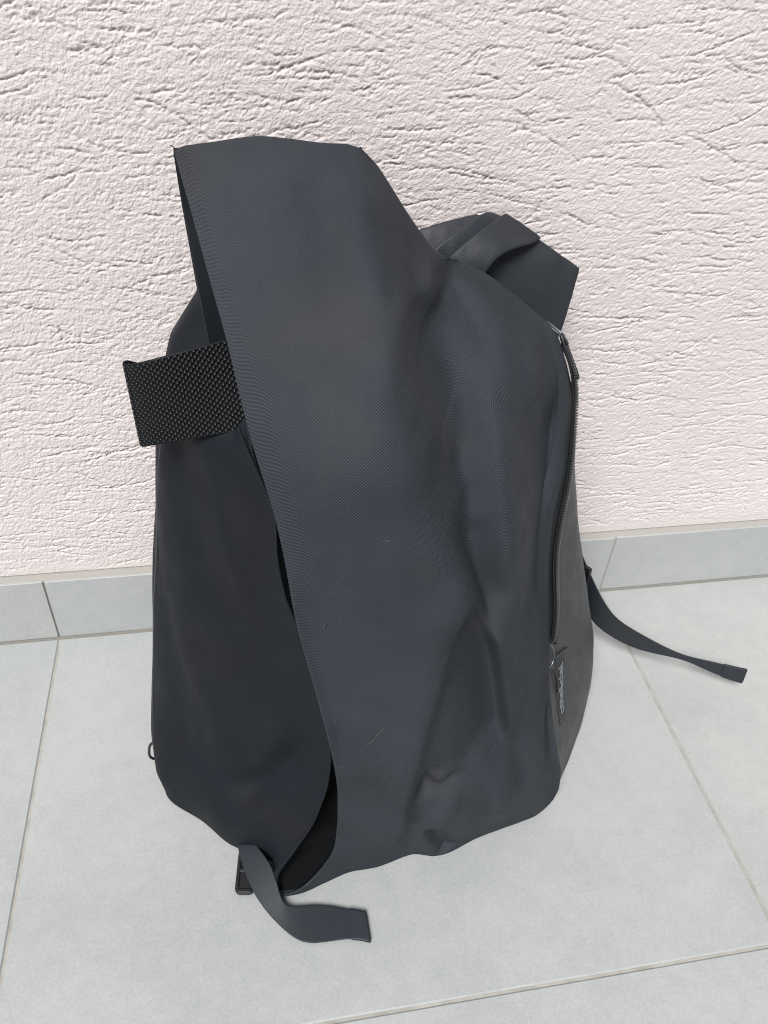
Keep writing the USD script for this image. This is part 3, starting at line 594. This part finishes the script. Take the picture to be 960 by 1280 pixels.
# loose straps
def webbing(up, low, name, tip, **kw):
    a, b = smooth_curve(A(up), 70), smooth_curve(A(low), 70)
    s = np.linspace(0, 1, 14)[None, :, None]
    Gw = a[:, None] * (1 - s) + b[:, None] * s
    v, f, uv = sheet(Gw, .0013, toward=(0, -.4, 1))
    p = obj(name, (v, f), 'strap_webbing', bag, smooth=True, uv=uv, **kw)
    N = normals_of(Gw)
    if (N * A([0, -.4, 1])).sum() < 0: N = -N
    e = Gw[-tip:].copy()
    Nn = normals_of(e); Nn = -Nn if (Nn * A([0, -.4, 1])).sum() < 0 else Nn
    sc = (e - e.mean(1, keepdims=True)) * 1.025 + e.mean(1, keepdims=True)
    v, f, uv = sheet(sc + Nn * .0008, .0027, toward=(0, -.4, 1))
    obj('strap_tip', (v, f), 'strap_webbing', p, smooth=True, uv=uv)
    return p
webbing(STRAP_R_UP, STRAP_R_LOW, 'adjusting_strap', 7, label='long loose strap running out to the right')
webbing(STRAP_L_UP, STRAP_L_LOW, 'adjusting_strap', 7, label='short loose strap lying under the front left corner')
ua, la = A(STRAP_R_UP), A(STRAP_R_LOW)
ka = (ua[1] * .35 + ua[2] * .65); kb = (la[1] * .5 + la[2] * .5); kx = unit(ka - kb); ky = unit(ua[3] - ua[1]); ky = unit(ky - kx * (ky @ kx)); kz = np.cross(kx, ky)
obj('strap_keeper', frame_to(rounded_plate(np.linalg.norm(ka - kb) + .003, .012, .0036, .0017), (ka + kb) / 2 - kz * .0018, kx, ky, kz), 'black_plastic', bag, smooth=30)
bk = A(BUCKLE); bx = unit(bk[1] - bk[0]); by = unit(bk[3] - bk[0]); by = unit(by - bx * (by @ bx)); bz = np.cross(bx, by); 
if bz[2] < 0: bz = -bz
bo = bk.mean(0); bo[2] = .004
pl_ = [rounded_plate(.0115, .0035, .0052, .0015) for _ in range(3)]
for q, yy in zip(pl_, (-.017, .0, .017)): q.apply_translation([0, yy, 0])
sd_ = [rounded_plate(.003, .030, .0048, .0014) for _ in range(2)]
for q, xx in zip(sd_, (-.0062, .0062)): q.apply_translation([xx, 0, 0])
slab_ = rounded_plate(.016, .038, .0035, .005)
obj('strap_buckle', frame_to(join(pl_ + sd_ + [slab_]), bo, bx, by, bz), 'black_plastic', bag, smooth=30)

# zip: tape, coil, sliders and pulls
outw = unit([.80, -.45, .25])
zc = smooth_curve(A(ZIPPER), 160) + outw * .0020
zt = np.gradient(zc, axis=0); zt /= np.linalg.norm(zt, axis=1, keepdims=True)
outw = unit([.80, -.45, .25])
zx = np.cross(zt, outw); zx /= np.linalg.norm(zx, axis=1, keepdims=True)
zn = np.cross(zx, zt)
if (zn * outw).sum() < 0: zn = -zn
tape = np.stack([zc + zx * a - zn * .0004 for a in np.linspace(-.0075, .0075, 6)], 1)
v, f, uv = sheet(tape, .0008, toward=outw)
zipp = obj('zip_tape', (v, f), 'zip_tape', bag, smooth=True, uv=uv)
arcz = np.r_[0, np.cumsum(np.linalg.norm(np.diff(zc, axis=0), axis=1))]
teeth = []
for k, sp in enumerate(np.arange(.002, arcz[-1], .0021)):
    o = A([np.interp(sp, arcz, zc[:, q]) for q in range(3)]); i = np.searchsorted(arcz, sp); i = min(i, 159)
    b = bevel_box([-.0027, -.00062, 0], [.0027, .00062, .0022], .00035)
    teeth.append(frame_to(b, o, zx[i], zt[i], zn[i]))
obj('zip_teeth', join(teeth), 'black_coil', zipp, smooth=25, kind='stuff')
pt = smooth_curve(A(PULL_TOP), 30)
# slider body and the long looped pull at the top
def loop_path(a, b, w, side, n=40):
    a, b = A(a), A(b); ax = unit(b - a); L = np.linalg.norm(b - a); si = unit(side - ax * (side @ ax)); pts = []
    for t in np.linspace(0, 2 * np.pi, n, endpoint=False):
        cx, cy = math.cos(t), math.sin(t)
        ex = .5 + .5 * np.sign(cx) * abs(cx) ** .55; ey = np.sign(cy) * abs(cy) ** .55
        pts.append(a + ax * L * ex + si * w * .5 * ey)
    return np.array(pts)
sb = frame_to(rounded_plate(.0052, .0075, .0036, .0022), zc[0] - zn[0] * .0003, zx[0], zt[0], zn[0])
sl = obj('zip_slider', sb, 'dark_metal', bag, smooth=30)
pa, pb = A(PULL_TOP[1]) + zn[0] * .002, A(PULL_TOP[3]) + outw * .003
obj('pull_loop', tube(loop_path(pa, pb, .0058, zx[0]), .0014, 8, closed=True), 'black_plastic', sl, smooth=True)
ra = A(PULL_TOP[0]); obj('slider_ring', tube(loop_path(ra, A(PULL_TOP[1]) + zn[0] * .002, .005, zx[0], 24), .0009, 8, closed=True), 'nickel', sl, smooth=True)
sb2 = frame_to(rounded_plate(.0045, .006, .0028, .0018), zc[-1] + zn[-1] * .0003, zx[-1], zt[-1], zn[-1])
sl2 = obj('zip_slider', sb2, 'dark_metal', bag, smooth=30)
lp = A(PULL_LOW)
arcp = smooth_curve(np.vstack([A(RING_LOW)]), 24)
obj('slider_ring', tube(arcp, .0008, 8), 'nickel', sl2, smooth=True)
lc = smooth_curve(np.vstack([lp, lp[:1]]), 50)[:-1]
obj('pull_loop', tube(lc, .0010, 8, closed=True), 'black_plastic', sl2, smooth=True)
obj('pull_cord', tube(smooth_curve(A(CORD_LOW), 16), .0010, 8), 'black_plastic', sl2, smooth=True)

# rubber patch with the lettering, on the right side panel
def on_side(u, zq, off):                                    # u along the ring from the zip seam outwards
    Z1, R1 = Zf(zq), Rf(zq); 
    return None
rr = Rg[:, :NU1]                                            # rings without lining
def side_point(u, zq, off=0):
    i = np.clip(np.searchsorted(lev, zq), 1, nr - 1); t = (zq - lev[i - 1]) / (lev[i] - lev[i - 1])
    r0 = (rr[i - 1] * (1 - t) + rr[i] * t)[::-1]
    a = np.r_[0, np.cumsum(np.linalg.norm(np.diff(r0, axis=0), axis=1))]
    p = A([np.interp(u, a, r0[:, q]) for q in range(3)])
    return p
def side_frame(u, zq):
    e = .003
    du = side_point(u + e, zq) - side_point(u - e, zq); dz = side_point(u, zq + e) - side_point(u, zq - e)
    n_ = np.cross(du, dz); n_ = unit(n_)
    return n_ if n_ @ A([.5, -.8, .1]) > 0 else -n_
def wrap(mesh2, u0, z0, off):
    """Lays a flat mesh (x = up the panel, y = towards the zip) on the side panel."""
    v = np.array(mesh2.vertices); o = np.zeros_like(v)
    for k, (a, b, c) in enumerate(v):
        uq, zq = u0 - b, z0 + a
        o[k] = side_point(uq, zq) + side_frame(uq, zq) * (c + off)
    return trimesh.Trimesh(o, mesh2.faces, process=False)
LOGO_U, LOGO_Z = .0245, .078
pg = trimesh.creation.box(bounds=[[-.005, -.009, 0], [.056, .008, .0004]]).subdivide().subdivide().subdivide()
patch = obj('logo_patch', wrap(pg, LOGO_U, LOGO_Z, .0001), 'logo_rubber', bag, smooth=30, label='dark rubber patch lettered in grey below the zip')
tx = meshkit.text_mesh('côte&ciel', 0.0082, .0004, bold=True)
w_ = tx.bounds[1][0]; tx.apply_translation([0, -.0045, 0]); tx.apply_scale([.046 / w_, 1, 1])
obj('lettering', wrap(tx, LOGO_U, LOGO_Z, .0008), 'print_grey', patch)

# small cord loop low on the left side
obj('cord_loop', tube(smooth_curve(A(LOOP), 30), .0012, 8), 'black_plastic', bag, smooth=True)
# scuffs: raised rubbed fibres on the flap
sc = A(SCUFF)
for k in range(0, len(sc), 2):
    q = resample(sc[k:k + 2], 8); 
    obj('scuff_mark', tube(q + A([0, -.0008, .0008]), .00035 * (.4 + .6 * np.sin(np.linspace(.2, 2.9, 8))), 5), 'scuff', panel, smooth=True)
# a few loose threads at the hood corner
for d in ((-.0022, -.001, .0026),):
    p0 = PL[0]; obj('loose_thread', tube(smooth_curve(np.array([p0 + A([.002, 0, -.001]), p0 + A(d) * .5 + A([0, 0, .0006]), p0 + A(d)]), 8), .00028, 5), 'thread', panel, smooth=True)
